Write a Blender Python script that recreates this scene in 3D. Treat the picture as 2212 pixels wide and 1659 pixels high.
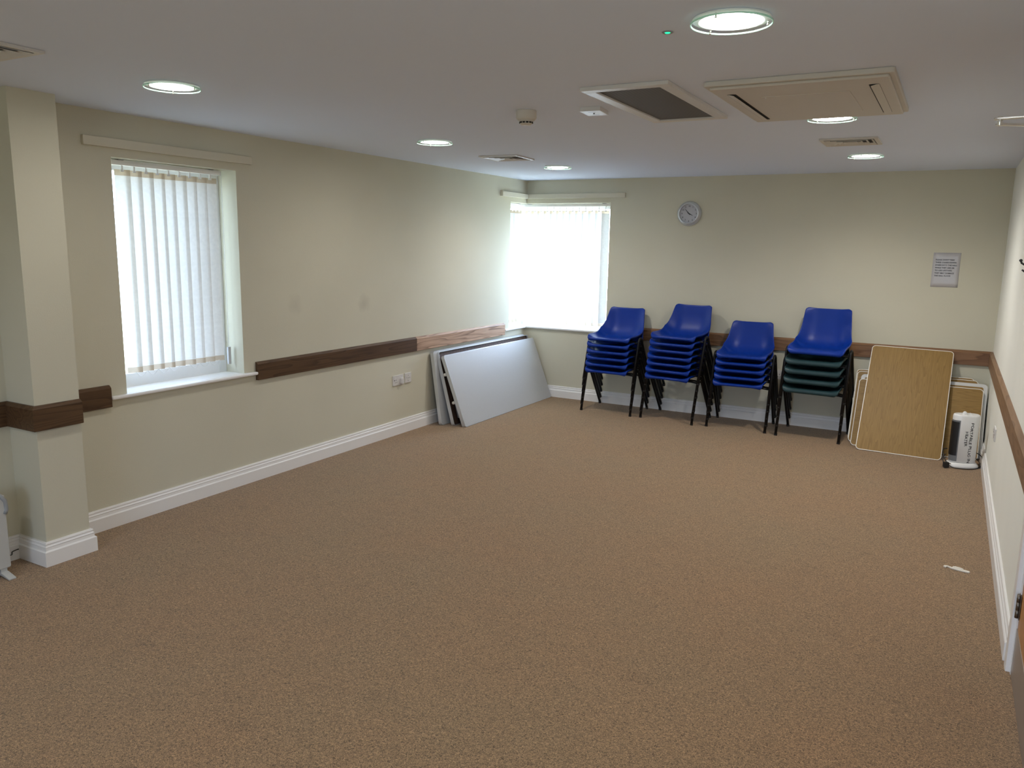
import bpy, math, random
from mathutils import Vector, Matrix
random.seed(7)
R = math.radians
for o in list(bpy.data.objects): bpy.data.objects.remove(o)
S = bpy.context.scene
COL = S.collection

# ------------------------------------------------------------------ camera
cd = bpy.data.cameras.new('camera'); cam = bpy.data.objects.new('camera', cd); COL.objects.link(cam)
cd.sensor_width = 36.0; cd.lens = 36.0 * 1702.58 / 2212; cd.clip_start = 0.02; cd.clip_end = 200
YAW, PIT, ROL = 0.5042, -0.1756, 0.0174
fw = Vector((-math.sin(YAW)*math.cos(PIT), math.cos(YAW)*math.cos(PIT), math.sin(PIT)))
rt = fw.cross(Vector((0, 0, 1))).normalized(); up = rt.cross(fw)
r2 = rt*math.cos(ROL) + up*math.sin(ROL); u2 = -rt*math.sin(ROL) + up*math.cos(ROL)
cam.matrix_world = Matrix(((r2.x, u2.x, -fw.x, 4.2462), (r2.y, u2.y, -fw.y, -7.9708), (r2.z, u2.z, -fw.z, 1.7038), (0, 0, 0, 1)))
S.camera = cam

# ------------------------------------------------------------------ view, world, daylight
S.view_settings.view_transform = 'Standard'; S.view_settings.look = 'None'
S.view_settings.gamma = 1.0; S.view_settings.use_curve_mapping = False
S.view_settings.exposure = 0.23
S.cycles.use_denoising = True
S.cycles.max_bounces = 10; S.cycles.diffuse_bounces = 6; S.cycles.transparent_max_bounces = 12
S.cycles.sample_clamp_indirect = 10.0
SKY = 13.0            # strength of the bright overcast sky
LAMP = 48.0         # radiance of the opal discs of the ceiling lights
BEAM = 20.0         # watts of the reflector beam of each recessed ceiling light
w = bpy.data.worlds.new('sky'); S.world = w; w.use_nodes = True
nt = w.node_tree; nt.nodes.clear()
wo = nt.nodes.new('ShaderNodeOutputWorld'); bg = nt.nodes.new('ShaderNodeBackground')
tc = nt.nodes.new('ShaderNodeTexCoord'); sx = nt.nodes.new('ShaderNodeSeparateXYZ')
nt.links.new(tc.outputs['Generated'], sx.inputs[0])
cr = nt.nodes.new('ShaderNodeValToRGB')           # ground -> horizon -> zenith
cr.color_ramp.elements[0].position = 0.44; cr.color_ramp.elements[0].color = (0.30, 0.33, 0.30, 1)
cr.color_ramp.elements[1].position = 0.56; cr.color_ramp.elements[1].color = (0.56, 0.70, 1.0, 1)
mz = nt.nodes.new('ShaderNodeMath'); mz.operation = 'MULTIPLY_ADD'; mz.inputs[1].default_value = 0.5; mz.inputs[2].default_value = 0.5
nt.links.new(sx.outputs[2], mz.inputs[0]); nt.links.new(mz.outputs[0], cr.inputs[0])
my = nt.nodes.new('ShaderNodeMapRange')           # sky strengthened towards both ends, dimmed at the long side, to balance room light
my.inputs['From Min'].default_value = 0.38; my.inputs['From Max'].default_value = 0.9
my.inputs['To Min'].default_value = SKY*0.19; my.inputs['To Max'].default_value = SKY*2.7
an = nt.nodes.new('ShaderNodeMath'); an.operation = 'MULTIPLY'; an.inputs[1].default_value = -0.58; nt.links.new(sx.outputs[1], an.inputs[0])
ab = nt.nodes.new('ShaderNodeMath'); ab.operation = 'MAXIMUM'; nt.links.new(sx.outputs[1], ab.inputs[0]); nt.links.new(an.outputs[0], ab.inputs[1])
nt.links.new(ab.outputs[0], my.inputs['Value'])
nt.links.new(cr.outputs[0], bg.inputs[0]); nt.links.new(my.outputs[0], bg.inputs[1]); nt.links.new(bg.outputs[0], wo.inputs[0])
def portal(name, loc, rot, sxx, syy):
    l = bpy.data.lights.new(name, 'AREA'); l.shape = 'RECTANGLE'; l.size = sxx; l.size_y = syy; l.cycles.is_portal = True
    o = bpy.data.objects.new(name, l); COL.objects.link(o); o.location = loc; o.rotation_euler = rot
portal('daylight_portal', (-0.28, -4.585, 1.47), (0, R(-90), 0), 1.37, 0.9)
portal('daylight_portal', (3.2, -10.82, 1.45), (R(90), 0, 0), 2.2, 1.4)
portal('daylight_portal', (-0.28, -0.09, 1.47), (0, R(-90), 0), 1.37, 0.58)
portal('daylight_portal', (0.41, 0.28, 1.47), (R(-90), 0, 0), 1.18, 1.37)

# ------------------------------------------------------------------ materials
def mat(name, col=(.8, .8, .8), rough=.5, metal=0., spec=.5, trans=0.):
    m = bpy.data.materials.new(name); m.use_nodes = True
    b = m.node_tree.nodes['Principled BSDF']
    b.inputs['Base Color'].default_value = (*col, 1); b.inputs['Roughness'].default_value = rough
    b.inputs['Metallic'].default_value = metal; b.inputs['Specular IOR Level'].default_value = spec
    b.inputs['Transmission Weight'].default_value = trans
    return m
def N(m, t, **k):
    n = m.node_tree.nodes.new(t)
    for a, v in k.items(): setattr(n, a, v)
    return n
def L(m, a, b): m.node_tree.links.new(a, b)
def bsdf(m): return m.node_tree.nodes['Principled BSDF']
def coords(m, scale=(1, 1, 1), rot=(0, 0, 0)):
    t = N(m, 'ShaderNodeTexCoord'); p = N(m, 'ShaderNodeMapping'); p.inputs['Scale'].default_value = scale; p.inputs['Rotation'].default_value = rot
    L(m, t.outputs['Object'], p.inputs['Vector']); return p.outputs['Vector']
def noise(m, vec, scale, detail=3, rough=.5):
    n = N(m, 'ShaderNodeTexNoise'); n.inputs['Scale'].default_value = scale; n.inputs['Detail'].default_value = detail; n.inputs['Roughness'].default_value = rough
    L(m, vec, n.inputs['Vector']); return n.outputs['Fac']
def ramp(m, fac, stops):
    r = N(m, 'ShaderNodeValToRGB'); e = r.color_ramp.elements
    while len(e) < len(stops): e.new(0.5)
    for i, (p, c) in enumerate(stops): e[i].position = p; e[i].color = (*c, 1)
    L(m, fac, r.inputs[0]); return r.outputs[0]
def bump(m, fac, dist, strength=1.):
    b = N(m, 'ShaderNodeBump'); b.inputs['Distance'].default_value = dist; b.inputs['Strength'].default_value = strength
    L(m, fac, b.inputs['Height']); L(m, b.outputs[0], bsdf(m).inputs['Normal'])
def mixc(m, fac, a, b, mode='MIX'):
    x = N(m, 'ShaderNodeMix', data_type='RGBA', blend_type=mode)
    if isinstance(fac, float): x.inputs['Factor'].default_value = fac
    else: L(m, fac, x.inputs['Factor'])
    for s, v in (('A', a), ('B', b)):
        i = [q for q in x.inputs if q.name == s and q.type == 'RGBA'][0]
        if isinstance(v, tuple): i.default_value = (*v, 1)
        else: L(m, v, i)
    return [q for q in x.outputs if q.type == 'RGBA'][0]

WALLC = (0.608, 0.582, 0.466)
def wallmat(name, smudges=False, WALLC=WALLC):
    m = mat(name, WALLC, .85, spec=.25); v = coords(m)
    big = noise(m, v, 1.3, 2); c = ramp(m, big, [(.3, tuple(x*.97 for x in WALLC)), (.7, tuple(min(1, x*1.03) for x in WALLC))])
    if smudges:
        for (y, z, r_, k) in ((-3.623, 1.235, .075, .16), (-2.834, 1.20, .075, .24)):
            d = N(m, 'ShaderNodeVectorMath', operation='DISTANCE'); L(m, v, d.inputs[0]); d.inputs[1].default_value = (0, y, z)
            n2 = noise(m, v, 14, 3)
            a = N(m, 'ShaderNodeMath', operation='MULTIPLY_ADD'); L(m, n2, a.inputs[0]); a.inputs[1].default_value = .08; L(m, d.outputs['Value'], a.inputs[2])
            q = N(m, 'ShaderNodeMapRange'); L(m, a.outputs[0], q.inputs['Value']); q.inputs['From Min'].default_value = .05; q.inputs['From Max'].default_value = .05 + r_
            q.inputs['To Min'].default_value = k; q.inputs['To Max'].default_value = 0
            c = mixc(m, q.outputs[0], c, (.22, .20, .17))
    L(m, c, bsdf(m).inputs['Base Color'])
    bump(m, noise(m, v, 160, 3), .0012, .5)
    return m
M_wall = wallmat('cream_emulsion'); M_wall_r = wallmat('off_white_daylit_emulsion', False, (.86, .865, .80)); M_wall_l = wallmat('cream_emulsion_with_scuffs', True)  # right wall colour lightened, partly standing in for window daylight
M_ceil = mat('white_ceiling_paint', (.73, .79, .92), .9, spec=.2)
v = coords(M_ceil, (1, .35, 1)); bump(M_ceil, noise(M_ceil, v, 2.6, 2), .02, .25)

M_carpet = mat('brown_carpet', (.2, .13, .08), 1., spec=.05)
v = coords(M_carpet)
f1 = noise(M_carpet, v, 150, 3, .7)
f1.node.inputs['Distortion'].default_value = 1.6
f2 = noise(M_carpet, v, 9, 4, .65); f3 = noise(M_carpet, v, 1.1, 3, .6)
CB = (.247, .157, .083)
c1 = ramp(M_carpet, f1, [(.36, tuple(x*.34 for x in CB)), (.5, CB), (.64, tuple(x*2.0 for x in CB))])
c2 = ramp(M_carpet, f2, [(.25, (.90, .90, .90)), (.45, (1, 1, 1)), (.8, (1.05, 1.04, 1.03))])
c3 = ramp(M_carpet, f3, [(.3, (1.03, .98, .94)), (.7, (.97, 1.0, 1.0))])
# flattened pile marks: thin short darker strokes
vs = coords(M_carpet, (1.2, 4.0, 1), (0, 0, R(25))); f4 = noise(M_carpet, vs, 3.4, 3, .75)
c4 = ramp(M_carpet, f4, [(.29, (.72, .72, .72)), (.335, (1, 1, 1))])
cc = mixc(M_carpet, 1., c1, c2, 'MULTIPLY'); cc = mixc(M_carpet, 1., cc, c3, 'MULTIPLY'); cc = mixc(M_carpet, 1., cc, c4, 'MULTIPLY')
L(M_carpet, cc, bsdf(M_carpet).inputs['Base Color']); bump(M_carpet, f1, .005, .4)
bsdf(M_carpet).inputs['Sheen Weight'].default_value = .25

def wood(name, base, dark, along='Y', scale=1., rough=.45, seed=0., cath=1.):
    m = mat(name, base, rough, spec=.25)
    s = {'X': (.5, 7, 7), 'Y': (7, .5, 7), 'Z': (7, 7, .5)}[along]
    t = N(m, 'ShaderNodeTexCoord'); p = N(m, 'ShaderNodeMapping'); p.inputs['Location'].default_value = (seed, seed*1.7, seed*.6); p.inputs['Scale'].default_value = tuple(x*scale for x in s)
    L(m, t.outputs['Object'], p.inputs['Vector']); v = p.outputs['Vector']
    g = noise(m, v, 1.0, 2, .5)
    mm = N(m, 'ShaderNodeMath', operation='MULTIPLY'); L(m, g, mm.inputs[0]); mm.inputs[1].default_value = 15*cath
    ss = N(m, 'ShaderNodeMath', operation='FRACT'); L(m, mm.outputs[0], ss.inputs[0])
    rings = ramp(m, ss.outputs[0], [(0., dark), (.16, tuple(a*.5+b*.5 for a, b in zip(base, dark))), (.5, base), (.93, tuple(x*1.08 for x in base)), (1., dark)])
    v2 = coords(m, tuple(x*scale for x in {'X': (3, 90, 90), 'Y': (90, 3, 90), 'Z': (90, 90, 3)}[along]))
    gr = ramp(m, noise(m, v2, 1.6, 3, .6), [(.3, (.86, .84, .82)), (.65, (1.05, 1.05, 1.05))])
    L(m, mixc(m, 1., rings, gr, 'MULTIPLY'), bsdf(m).inputs['Base Color']); return m
M_oak_y = wood('dark_oak_rail', (.100, .056, .028), (.062, .033, .017), 'Y', 1.0, cath=.8)
M_oak_r = wood('oak_rail_along_right_wall', (.255, .150, .085), (.18, .10, .055), 'Y', 1.0, cath=.8, seed=6.)
M_oak_pale = wood('pale_figured_oak_rail', (.48, .32, .22), (.22, .13, .085), 'Y', 1.0, seed=3.3, cath=1.0)
M_oak_x = wood('oak_rail_across_wall', (.235, .128, .068), (.165, .085, .045), 'X', 1.0, seed=1.2, cath=.8)
M_oak_t = wood('oak_laminate_upright', (.275, .168, .052), (.232, .138, .041), 'Y', 1.9, .5, seed=5.1, cath=.9)
M_oak_t2 = wood('oak_laminate_sideways', (.275, .168, .052), (.232, .138, .041), 'X', 1.9, .5, seed=2.1, cath=.9)
M_door = wood('oak_door_veneer', (.46, .225, .08), (.38, .18, .06), 'Z', .8, .4, seed=8.1)
M_under = wood('brown_table_underside', (.085, .05, .035), (.05, .03, .022), 'Y', .8, .6, seed=4.)
M_white = mat('white_gloss_woodwork', (.84, .83, .82), .32)
M_upvc = mat('white_window_plastic', (.82, .83, .84), .3)
M_valance = mat('cream_painted_board', (.64, .60, .48), .6)
M_black = mat('black_steel', (.007, .007, .008), .42, spec=.3)
M_blackpl = mat('black_plastic', (.014, .014, .015), .45)
M_silver = mat('silver_plastic', (.60, .62, .64), .28, .55)
M_steel = mat('brushed_steel', (.50, .48, .46), .38, .9)
M_hinge = mat('bronze_hinge', (.20, .17, .14), .4, .9)
M_chrome = mat('polished_metal', (.75, .73, .70), .18, 1.)
M_alu = mat('aluminium_edge', (.62, .64, .66), .35, .5)
M_rim = mat('pale_grey_plastic_rim', (.60, .60, .58), .5)
M_edge = mat('cream_plastic_edge', (.80, .78, .70), .4)
M_socket = mat('white_plastic', (.66, .64, .62), .35)
M_ivory = mat('ivory_unit_casing', (.62, .58, .52), .5)
M_dkslot = mat('dark_opening', (.02, .02, .02), .8)
M_paper = mat('laminated_paper', (.50, .485, .495), .3)
M_ink = mat('black_ink', (.02, .02, .022), .6)
M_clockf = mat('clock_face', (.50, .51, .55), .35)
M_heater = mat('white_heater_plastic', (.78, .78, .77), .3)
M_grey = mat('grey_heater_trim', (.17, .18, .19), .4)
M_panelh = mat('pale_grey_radiator', (.50, .51, .50), .4)
M_clip = mat('translucent_white_plastic', (.78, .74, .66), .3)
M_tidy = mat('pale_grey_plastic', (.55, .56, .57), .45)
M_conv = mat('grey_plastic', (.30, .32, .34), .45)
def chairmat(name, col):
    m = mat(name, col, .38, spec=.28); v = coords(m); bump(m, noise(m, v, 500, 2), .0006, .35); return m
M_blue = chairmat('blue_polypropylene', (.001, .028, .25))
M_teal = chairmat('dark_green_polypropylene', (.018, .045, .052))
M_lam = mat('speckled_grey_laminate', (.42, .44, .46), .42, spec=.45)
v = coords(M_lam); L(M_lam, ramp(M_lam, noise(M_lam, v, 260, 2), [(.35, (.41, .425, .44)), (.6, (.56, .575, .59))]), bsdf(M_lam).inputs['Base Color'])
M_grille = mat('dark_mesh_grille', (.10, .095, .085), .7)
v = coords(M_grille); wv = N(M_grille, 'ShaderNodeTexWave'); wv.bands_direction = 'DIAGONAL'; wv.inputs['Scale'].default_value = 26; L(M_grille, v, wv.inputs['Vector'])
L(M_grille, ramp(M_grille, wv.outputs['Fac'], [(.2, (.075, .07, .062)), (.8, (.15, .14, .125))]), bsdf(M_grille).inputs['Base Color'])
def fabric(name, col, t):
    m = bpy.data.materials.new(name); m.use_nodes = True; n = m.node_tree; n.nodes.clear()
    o = n.nodes.new('ShaderNodeOutputMaterial'); d = n.nodes.new('ShaderNodeBsdfDiffuse'); tr = n.nodes.new('ShaderNodeBsdfTranslucent'); x = n.nodes.new('ShaderNodeMixShader')
    tcn = n.nodes.new('ShaderNodeTexCoord'); ns = n.nodes.new('ShaderNodeTexNoise'); ns.inputs['Scale'].default_value = 45; ns.inputs['Detail'].default_value = 4
    r = n.nodes.new('ShaderNodeValToRGB'); r.color_ramp.elements[0].position = .3; r.color_ramp.elements[0].color = (*[c*.93 for c in col], 1); r.color_ramp.elements[1].position = .7; r.color_ramp.elements[1].color = (*col, 1)
    n.links.new(tcn.outputs['Object'], ns.inputs['Vector']); n.links.new(ns.outputs['Fac'], r.inputs[0])
    n.links.new(r.outputs[0], d.inputs[0]); n.links.new(r.outputs[0], tr.inputs[0])
    x.inputs[0].default_value = t; n.links.new(d.outputs[0], x.inputs[1]); n.links.new(tr.outputs[0], x.inputs[2]); n.links.new(x.outputs[0], o.inputs[0]); return m
M_vane = fabric('cream_blind_fabric', (.88, .87, .84), .30)
M_vane_b = fabric('white_blind_fabric', (.88, .88, .87), .06)
M_hem = fabric('cream_blind_hem', (.62, .52, .40), .32)
def glassy(name, col, gl, rough=.02, tint=None):
    m = bpy.data.materials.new(name); m.use_nodes = True; n = m.node_tree; n.nodes.clear()
    o = n.nodes.new('ShaderNodeOutputMaterial'); a = n.nodes.new('ShaderNodeBsdfTransparent'); g = n.nodes.new('ShaderNodeBsdfGlossy'); x = n.nodes.new('ShaderNodeMixShader')
    a.inputs[0].default_value = (*(tint or (1, 1, 1)), 1); g.inputs[0].default_value = (*col, 1); g.inputs['Roughness'].default_value = rough
    x.inputs[0].default_value = gl; n.links.new(a.outputs[0], x.inputs[1]); n.links.new(g.outputs[0], x.inputs[2]); n.links.new(x.outputs[0], o.inputs[0]); return m
M_pane = glassy('window_glass', (1, 1, 1), .07, tint=(.94, .97, .96))
M_disc = glassy('clear_glass_disc', (.8, 1, .9), .10, .05, tint=(.99, 1, .99))
M_discedge = mat('green_glass_edge', (.50, .78, .66), .15, spec=.6); bsdf(M_discedge).inputs['Alpha'].default_value = .75
def emit(name, col, s):
    m = bpy.data.materials.new(name); m.use_nodes = True; n = m.node_tree; n.nodes.clear()
    o = n.nodes.new('ShaderNodeOutputMaterial'); e = n.nodes.new('ShaderNodeEmission'); e.inputs[0].default_value = (*col, 1); e.inputs[1].default_value = s
    n.links.new(e.outputs[0], o.inputs[0]); return m
M_lamp = emit('glowing_opal_diffuser', (1.0, .96, .91), LAMP)
M_led = emit('green_indicator_lens', (.03, 1.0, .42), 1.3)

# ------------------------------------------------------------------ mesh builder
class MB:
    def __init__(s): s.v = []; s.f = []; s.mi = []; s.sm = []; s.k = 0; s.smooth = False
    def face(s, idx): s.f.append(idx); s.mi.append(s.k); s.sm.append(s.smooth)
    def box(s, x0, x1, y0, y1, z0, z1, M=None):
        b = len(s.v); P = [(x0,y0,z0),(x1,y0,z0),(x1,y1,z0),(x0,y1,z0),(x0,y0,z1),(x1,y0,z1),(x1,y1,z1),(x0,y1,z1)]
        if M: P = [tuple(M @ Vector(p)) for p in P]
        s.v += P
        for q in ((0,3,2,1),(4,5,6,7),(0,1,5,4),(1,2,6,5),(2,3,7,6),(3,0,4,7)): s.face([b+i for i in q])
        return s
    def prism(s, pts, d, M=None):
        """polygon in local XY extruded from z=d[0] to z=d[1]"""
        b = len(s.v); n = len(pts)
        P = [(x, y, d[0]) for x, y in pts] + [(x, y, d[1]) for x, y in pts]
        if M: P = [tuple(M @ Vector(p)) for p in P]
        s.v += P; s.face([b+i for i in range(n)][::-1]); s.face([b+n+i for i in range(n)])
        sm = s.smooth
        for i in range(n): s.face([b+i, b+(i+1) % n, b+n+(i+1) % n, b+n+i])
        return s
    def sweep(s, path, prof, closed_path=False, M=None):
        """prof(i) -> ring of points for path station i"""
        b = len(s.v); rings = [prof(i) for i in range(len(path))]; n = len(rings[0])
        for r in rings: s.v += [tuple(M @ Vector(p)) if M else tuple(p) for p in r]
        m = len(rings)
        for i in range(m if closed_path else m-1):
            j = (i+1) % m
            for k in range(n): s.face([b+i*n+k, b+i*n+(k+1) % n, b+j*n+(k+1) % n, b+j*n+k])
        if not closed_path:
            s.face([b+k for k in range(n)][::-1]); s.face([b+(m-1)*n+k for k in range(n)])
        return s
    def tube(s, pts, r, n=8, M=None, flat=1., ref=None):
        pts = [Vector(p) for p in pts]; sm = s.smooth; s.smooth = True
        T = []
        for i in range(len(pts)):
            a = pts[max(i-1, 0)]; c = pts[min(i+1, len(pts)-1)]; T.append((c-a).normalized())
        ref = Vector(ref) if ref else (Vector((0, 0, 1)) if abs(T[0].z) < .9 else Vector((1, 0, 0)))
        u = ref - T[0]*ref.dot(T[0]); u.normalize(); U = [u]
        for t in T[1:]:
            u = U[-1] - t*U[-1].dot(t); u.normalize(); U.append(u)
        def prof(i):
            w_ = T[i].cross(U[i])
            return [pts[i] + U[i]*math.cos(2*math.pi*k/n)*r*flat + w_*math.sin(2*math.pi*k/n)*r for k in range(n)]
        s.sweep(pts, prof, False, M); s.smooth = sm; return s
    def lathe(s, prof, n=32, M=None, caps=True):
        """prof list of (r,z)"""
        sm = s.smooth; s.smooth = True; b = len(s.v); m = len(prof)
        for r, z in prof:
            for k in range(n):
                p = Vector((r*math.cos(2*math.pi*k/n), r*math.sin(2*math.pi*k/n), z)); s.v.append(tuple(M @ p) if M else tuple(p))
        for i in range(m-1):
            for k in range(n): s.face([b+i*n+k, b+i*n+(k+1) % n, b+(i+1)*n+(k+1) % n, b+(i+1)*n+k])
        s.smooth = False
        if caps and prof[0][0] > 1e-5: s.face([b+k for k in range(n)][::-1])
        if caps and prof[-1][0] > 1e-5: s.face([b+(m-1)*n+k for k in range(n)])
        s.smooth = sm; return s
    def grid(s, rows):
        b = len(s.v); n = len(rows[0]); sm = s.smooth; s.smooth = True
        for r in rows: s.v += [tuple(p) for p in r]
        for i in range(len(rows)-1):
            for k in range(n-1): s.face([b+i*n+k, b+i*n+k+1, b+(i+1)*n+k+1, b+(i+1)*n+k])
        s.smooth = sm; return s
    def build(s, name, mats, parent=None, bevel=0., loc=None, seg=2):
        me = bpy.data.meshes.new(name); me.from_pydata(s.v, [], s.f); me.update()
        if not isinstance(mats, (list, tuple)): mats = [mats]
        for m in mats: me.materials.append(m)
        me.polygons.foreach_set('material_index', s.mi); me.polygons.foreach_set('use_smooth', s.sm); me.update()
        o = bpy.data.objects.new(name, me); COL.objects.link(o)
        if parent: o.parent = parent
        if loc: o.location = loc
        if bevel > 0:
            b = o.modifiers.new('bevel', 'BEVEL'); b.width = bevel; b.segments = seg; b.limit_method = 'ANGLE'; b.angle_limit = R(40)
        return o
def rrect(x0, x1, y0, y1, r, n=5):
    P = []
    for cx, cy, a in ((x1-r, y0+r, -90), (x1-r, y1-r, 0), (x0+r, y1-r, 90), (x0+r, y0+r, 180)):
        for k in range(n+1): t = R(a + 90*k/n); P.append((cx+r*math.cos(t), cy+r*math.sin(t)))
    return P
def empty(name, loc=(0, 0, 0), rz=0., M=None):
    o = bpy.data.objects.new(name, None); COL.objects.link(o); o.empty_display_size = .05
    if M is not None: o.matrix_world = M
    else: o.location = loc; o.rotation_euler = (0, 0, rz)
    return o
def tag(o, label, cat, group=None):
    o['label'] = label; o['category'] = cat
    if group: o['group'] = group
    return o
def struct(o): o['kind'] = 'structure'; return o
def text_mesh(name, s, size, bold=.0, spacing=1., align='LEFT', depth=0.0004):
    cu = bpy.data.curves.new(name, 'FONT'); cu.body = s; cu.size = size; cu.offset = bold; cu.space_character = spacing; cu.align_x = align; cu.extrude = depth; cu.resolution_u = 3
    t = bpy.data.objects.new(name, cu); COL.objects.link(t)
    dg = bpy.context.evaluated_depsgraph_get(); dg.update()
    me = bpy.data.meshes.new_from_object(t.evaluated_get(dg)); bpy.data.objects.remove(t); bpy.data.curves.remove(cu)
    return me
def text_obj(name, s, size, M, material, parent=None, **k):
    me = text_mesh(name, s, size, **k); me.transform(M); me.materials.clear(); me.materials.append(material)
    o = bpy.data.objects.new(name, me); COL.objects.link(o)
    if parent: o.parent = parent
    return o
def axes(o, x, y, z):
    x, y, z, o = map(Vector, (x, y, z, o))
    return Matrix(((x.x, y.x, z.x, o.x), (x.y, y.y, z.y, o.y), (x.z, y.z, z.z, o.z), (0, 0, 0, 1)))
def copy_tree(o, parent=None, world=None):
    c = o.copy(); COL.objects.link(c)
    if parent: c.parent = parent
    for ch in list(o.children): copy_tree(ch, c)
    return c

# ------------------------------------------------------------------ room shell
W = 4.614; H = 2.4; YB = -10.6; T = .34
W1 = (-5.035, -4.135); W3 = (-9.30, -8.20); ZL, ZH = .787, 2.154
w2y = -.378; w2x = 1.0
mb = MB(); mb.box(-.4, W+.4, YB-.3, .4, -.12, 0); struct(mb.build('floor', M_carpet))
mb = MB(); mb.box(-.4, W+.4, YB-.3, .4, H, H+.15); struct(mb.build('ceiling', M_ceil))
mb = MB()
for a, b in ((YB, W1[0]), (W1[1], w2y)): mb.box(-T, 0, a, b, 0, H)
for a, b in (W1, (w2y, 0)): mb.box(-T, 0, a, b, 0, ZL-.022); mb.box(-T, 0, a, b, ZH, H)
struct(mb.build('wall_left', M_wall_l))
mb = MB(); mb.box(-T, w2x, 0, T, 0, ZL-.022); mb.box(-T, w2x, 0, T, ZH, H); mb.box(w2x, W+.3, 0, T, 0, H)
struct(mb.build('wall_far', M_wall))
DY0, DY1, DZ = -5.26, -4.335, 2.06
mb = MB(); mb.box(W, W+.25, YB, DY0, 0, H); mb.box(W, W+.25, DY1, 0, 0, H); mb.box(W, W+.25, DY0, DY1, DZ, H)
struct(mb.build('wall_right', M_wall_r))
mb = MB(); mb.box(-.3, 2.1, YB-.25, YB, 0, H); mb.box(4.3, W+.3, YB-.25, YB, 0, H); mb.box(2.1, 4.3, YB-.25, YB, 0, .75); mb.box(2.1, 4.3, YB-.25, YB, 2.15, H); struct(mb.build('wall_back', M_wall))
CX, CY0, CY1 = .2416, -5.7198, -5.4822
mb = MB(); mb.box(0, CX, CY0, CY1, 0, H); struct(mb.build('wall_pier', M_wall))

# skirting profile (depth, height) swept along horizontal runs
SK = [(0, 0), (.024, 0), (.024, .078), (.020, .083), (.0165, .085), (.0150, .100), (.017, .104), (.012, .1085), (.0105, .114), (.013, .119), (.010, .1265), (0, .128)]
DA = [(0, .725), (.022, .725), (.025, .728), (.025, .838), (.010, .853), (0, .854)]
def run(name, prof, path, mt, left=True, parent=None):
    """mitred run of a profile along a polyline; the profile's depth grows to the room side"""
    mb = MB(); P = [Vector((x, y)) for x, y in path]; rings = []
    for i, p in enumerate(P):
        d0 = (P[i]-P[i-1]).normalized() if i > 0 else None; d1 = (P[i+1]-P[i]).normalized() if i < len(P)-1 else None
        nn = lambda d: Vector((-d.y, d.x)) if left else Vector((d.y, -d.x))
        if d0 is None: m = nn(d1)
        elif d1 is None: m = nn(d0)
        else:
            a, b = nn(d0), nn(d1); m = (a+b).normalized(); m = m/ m.dot(a)
        rings.append([(p.x+m.x*q, p.y+m.y*q, z) for q, z in prof])
    mb.sweep(P, lambda i: rings[i]); return mb.build(name, mt, parent)
struct(run('baseboard_left', SK, [(0, YB), (0, CY0), (CX, CY0), (CX, CY1), (0, CY1), (0, 0)], M_white, left=False))
struct(run('baseboard_far', SK, [(.0, 0), (W, 0)], M_white, left=False))
struct(run('baseboard_right', SK, [(W, 0), (W, -4.245)], M_white, left=False))
struct(run('baseboard_right_near', SK, [(W, -5.35), (W, YB)], M_white, left=False))
# oak dado rails
struct(run('trim_1', DA, [(0, -6.75), (0, CY0), (CX, CY0), (CX, CY1)], M_oak_y, left=False))
struct(run('trim_2', DA, [(0, CY1), (0, -5.150)], M_oak_y, left=False))
struct(run('trim_3', DA, [(0, -4.032), (0, -2.131)], M_oak_y, left=False))
struct(run('trim_4', DA, [(0, -2.129), (0, -.499)], M_oak_pale, left=False))
struct(run('trim_5', DA, [(1.13, 0), (W, 0)], M_oak_x, left=False))
struct(run('trim_6', DA, [(W, 0), (W, -4.245)], M_oak_r, left=False))

# ------------------------------------------------------------------ windows
def window_left(name, y0, y1):
    """upvc window set in the left wall, with its sill board"""
    e = struct(empty(name, (0, (y0+y1)/2, ZL)))
    def sub(o): o.matrix_parent_inverse = Matrix.Translation((0, -(y0+y1)/2, -ZL)); return o
    f = MB(); X0, X1 = -.235, -.170; t = .06
    f.box(X0, X1, y0, y0+t, ZL-.02, ZH); f.box(X0, X1, y1-t, y1, ZL-.02, ZH); f.box(X0, X1, y0+t, y1-t, ZH-t, ZH); f.box(X0, X1, y0+t, y1-t, ZL-.02, ZL+.085)
    sub(f.build('window_frame', M_upvc, e, .004))
    g = MB(); g.box(X0-.0+.03, X0+.036, y0+t, y1-t, ZL+.085, ZH-t); sub(g.build('window_pane', M_pane, e))
    s = MB(); s.box(-T, 0, y0, y1, ZL-.022, ZL); s.box(0, .034, y0-.115, y1+.1, ZL-.022, ZL); sub(s.build('window_sill', M_white, e, .009, seg=3))
    return e
window_left('window_1', *W1)
e = struct(empty('window_2', (0, 0, ZL)))
inv = Matrix.Translation((0, 0, -ZL))
f = MB(); t = .06; a, b = -.235, -.170
f.box(a, b, w2y, w2y+t, ZL-.02, ZH); f.box(a, b, w2y+t, .170, ZH-t, ZH); f.box(a, b, w2y+t, .170, ZL-.02, ZL+.085)
f.box(a, b+.03, .140, .235, ZL-.02, ZH)
f.box(w2x-t, w2x, .170, .235, ZL-.02, ZH); f.box(b, w2x-t, .170, .235, ZH-t, ZH); f.box(b, w2x-t, .170, .235, ZL-.02, ZL+.07)
o = f.build('window_frame', M_upvc, e, .004); o.matrix_parent_inverse = inv
g = MB(); g.box(-.205, -.199, w2y+t, .14, ZL+.085, ZH-t); g.box(b+.03, w2x-t, .199, .205, ZL+.07, ZH-t)
o = g.build('window_pane', M_pane, e); o.matrix_parent_inverse = inv
s = MB(); s.box(-T, 0, w2y, T, ZL-.022, ZL); s.box(0, w2x, 0, T, ZL-.022, ZL); s.box(0, .034, w2y-.115, 0, ZL-.022, ZL); s.box(0, w2x+.115, -.034, 0, ZL-.022, ZL)
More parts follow.
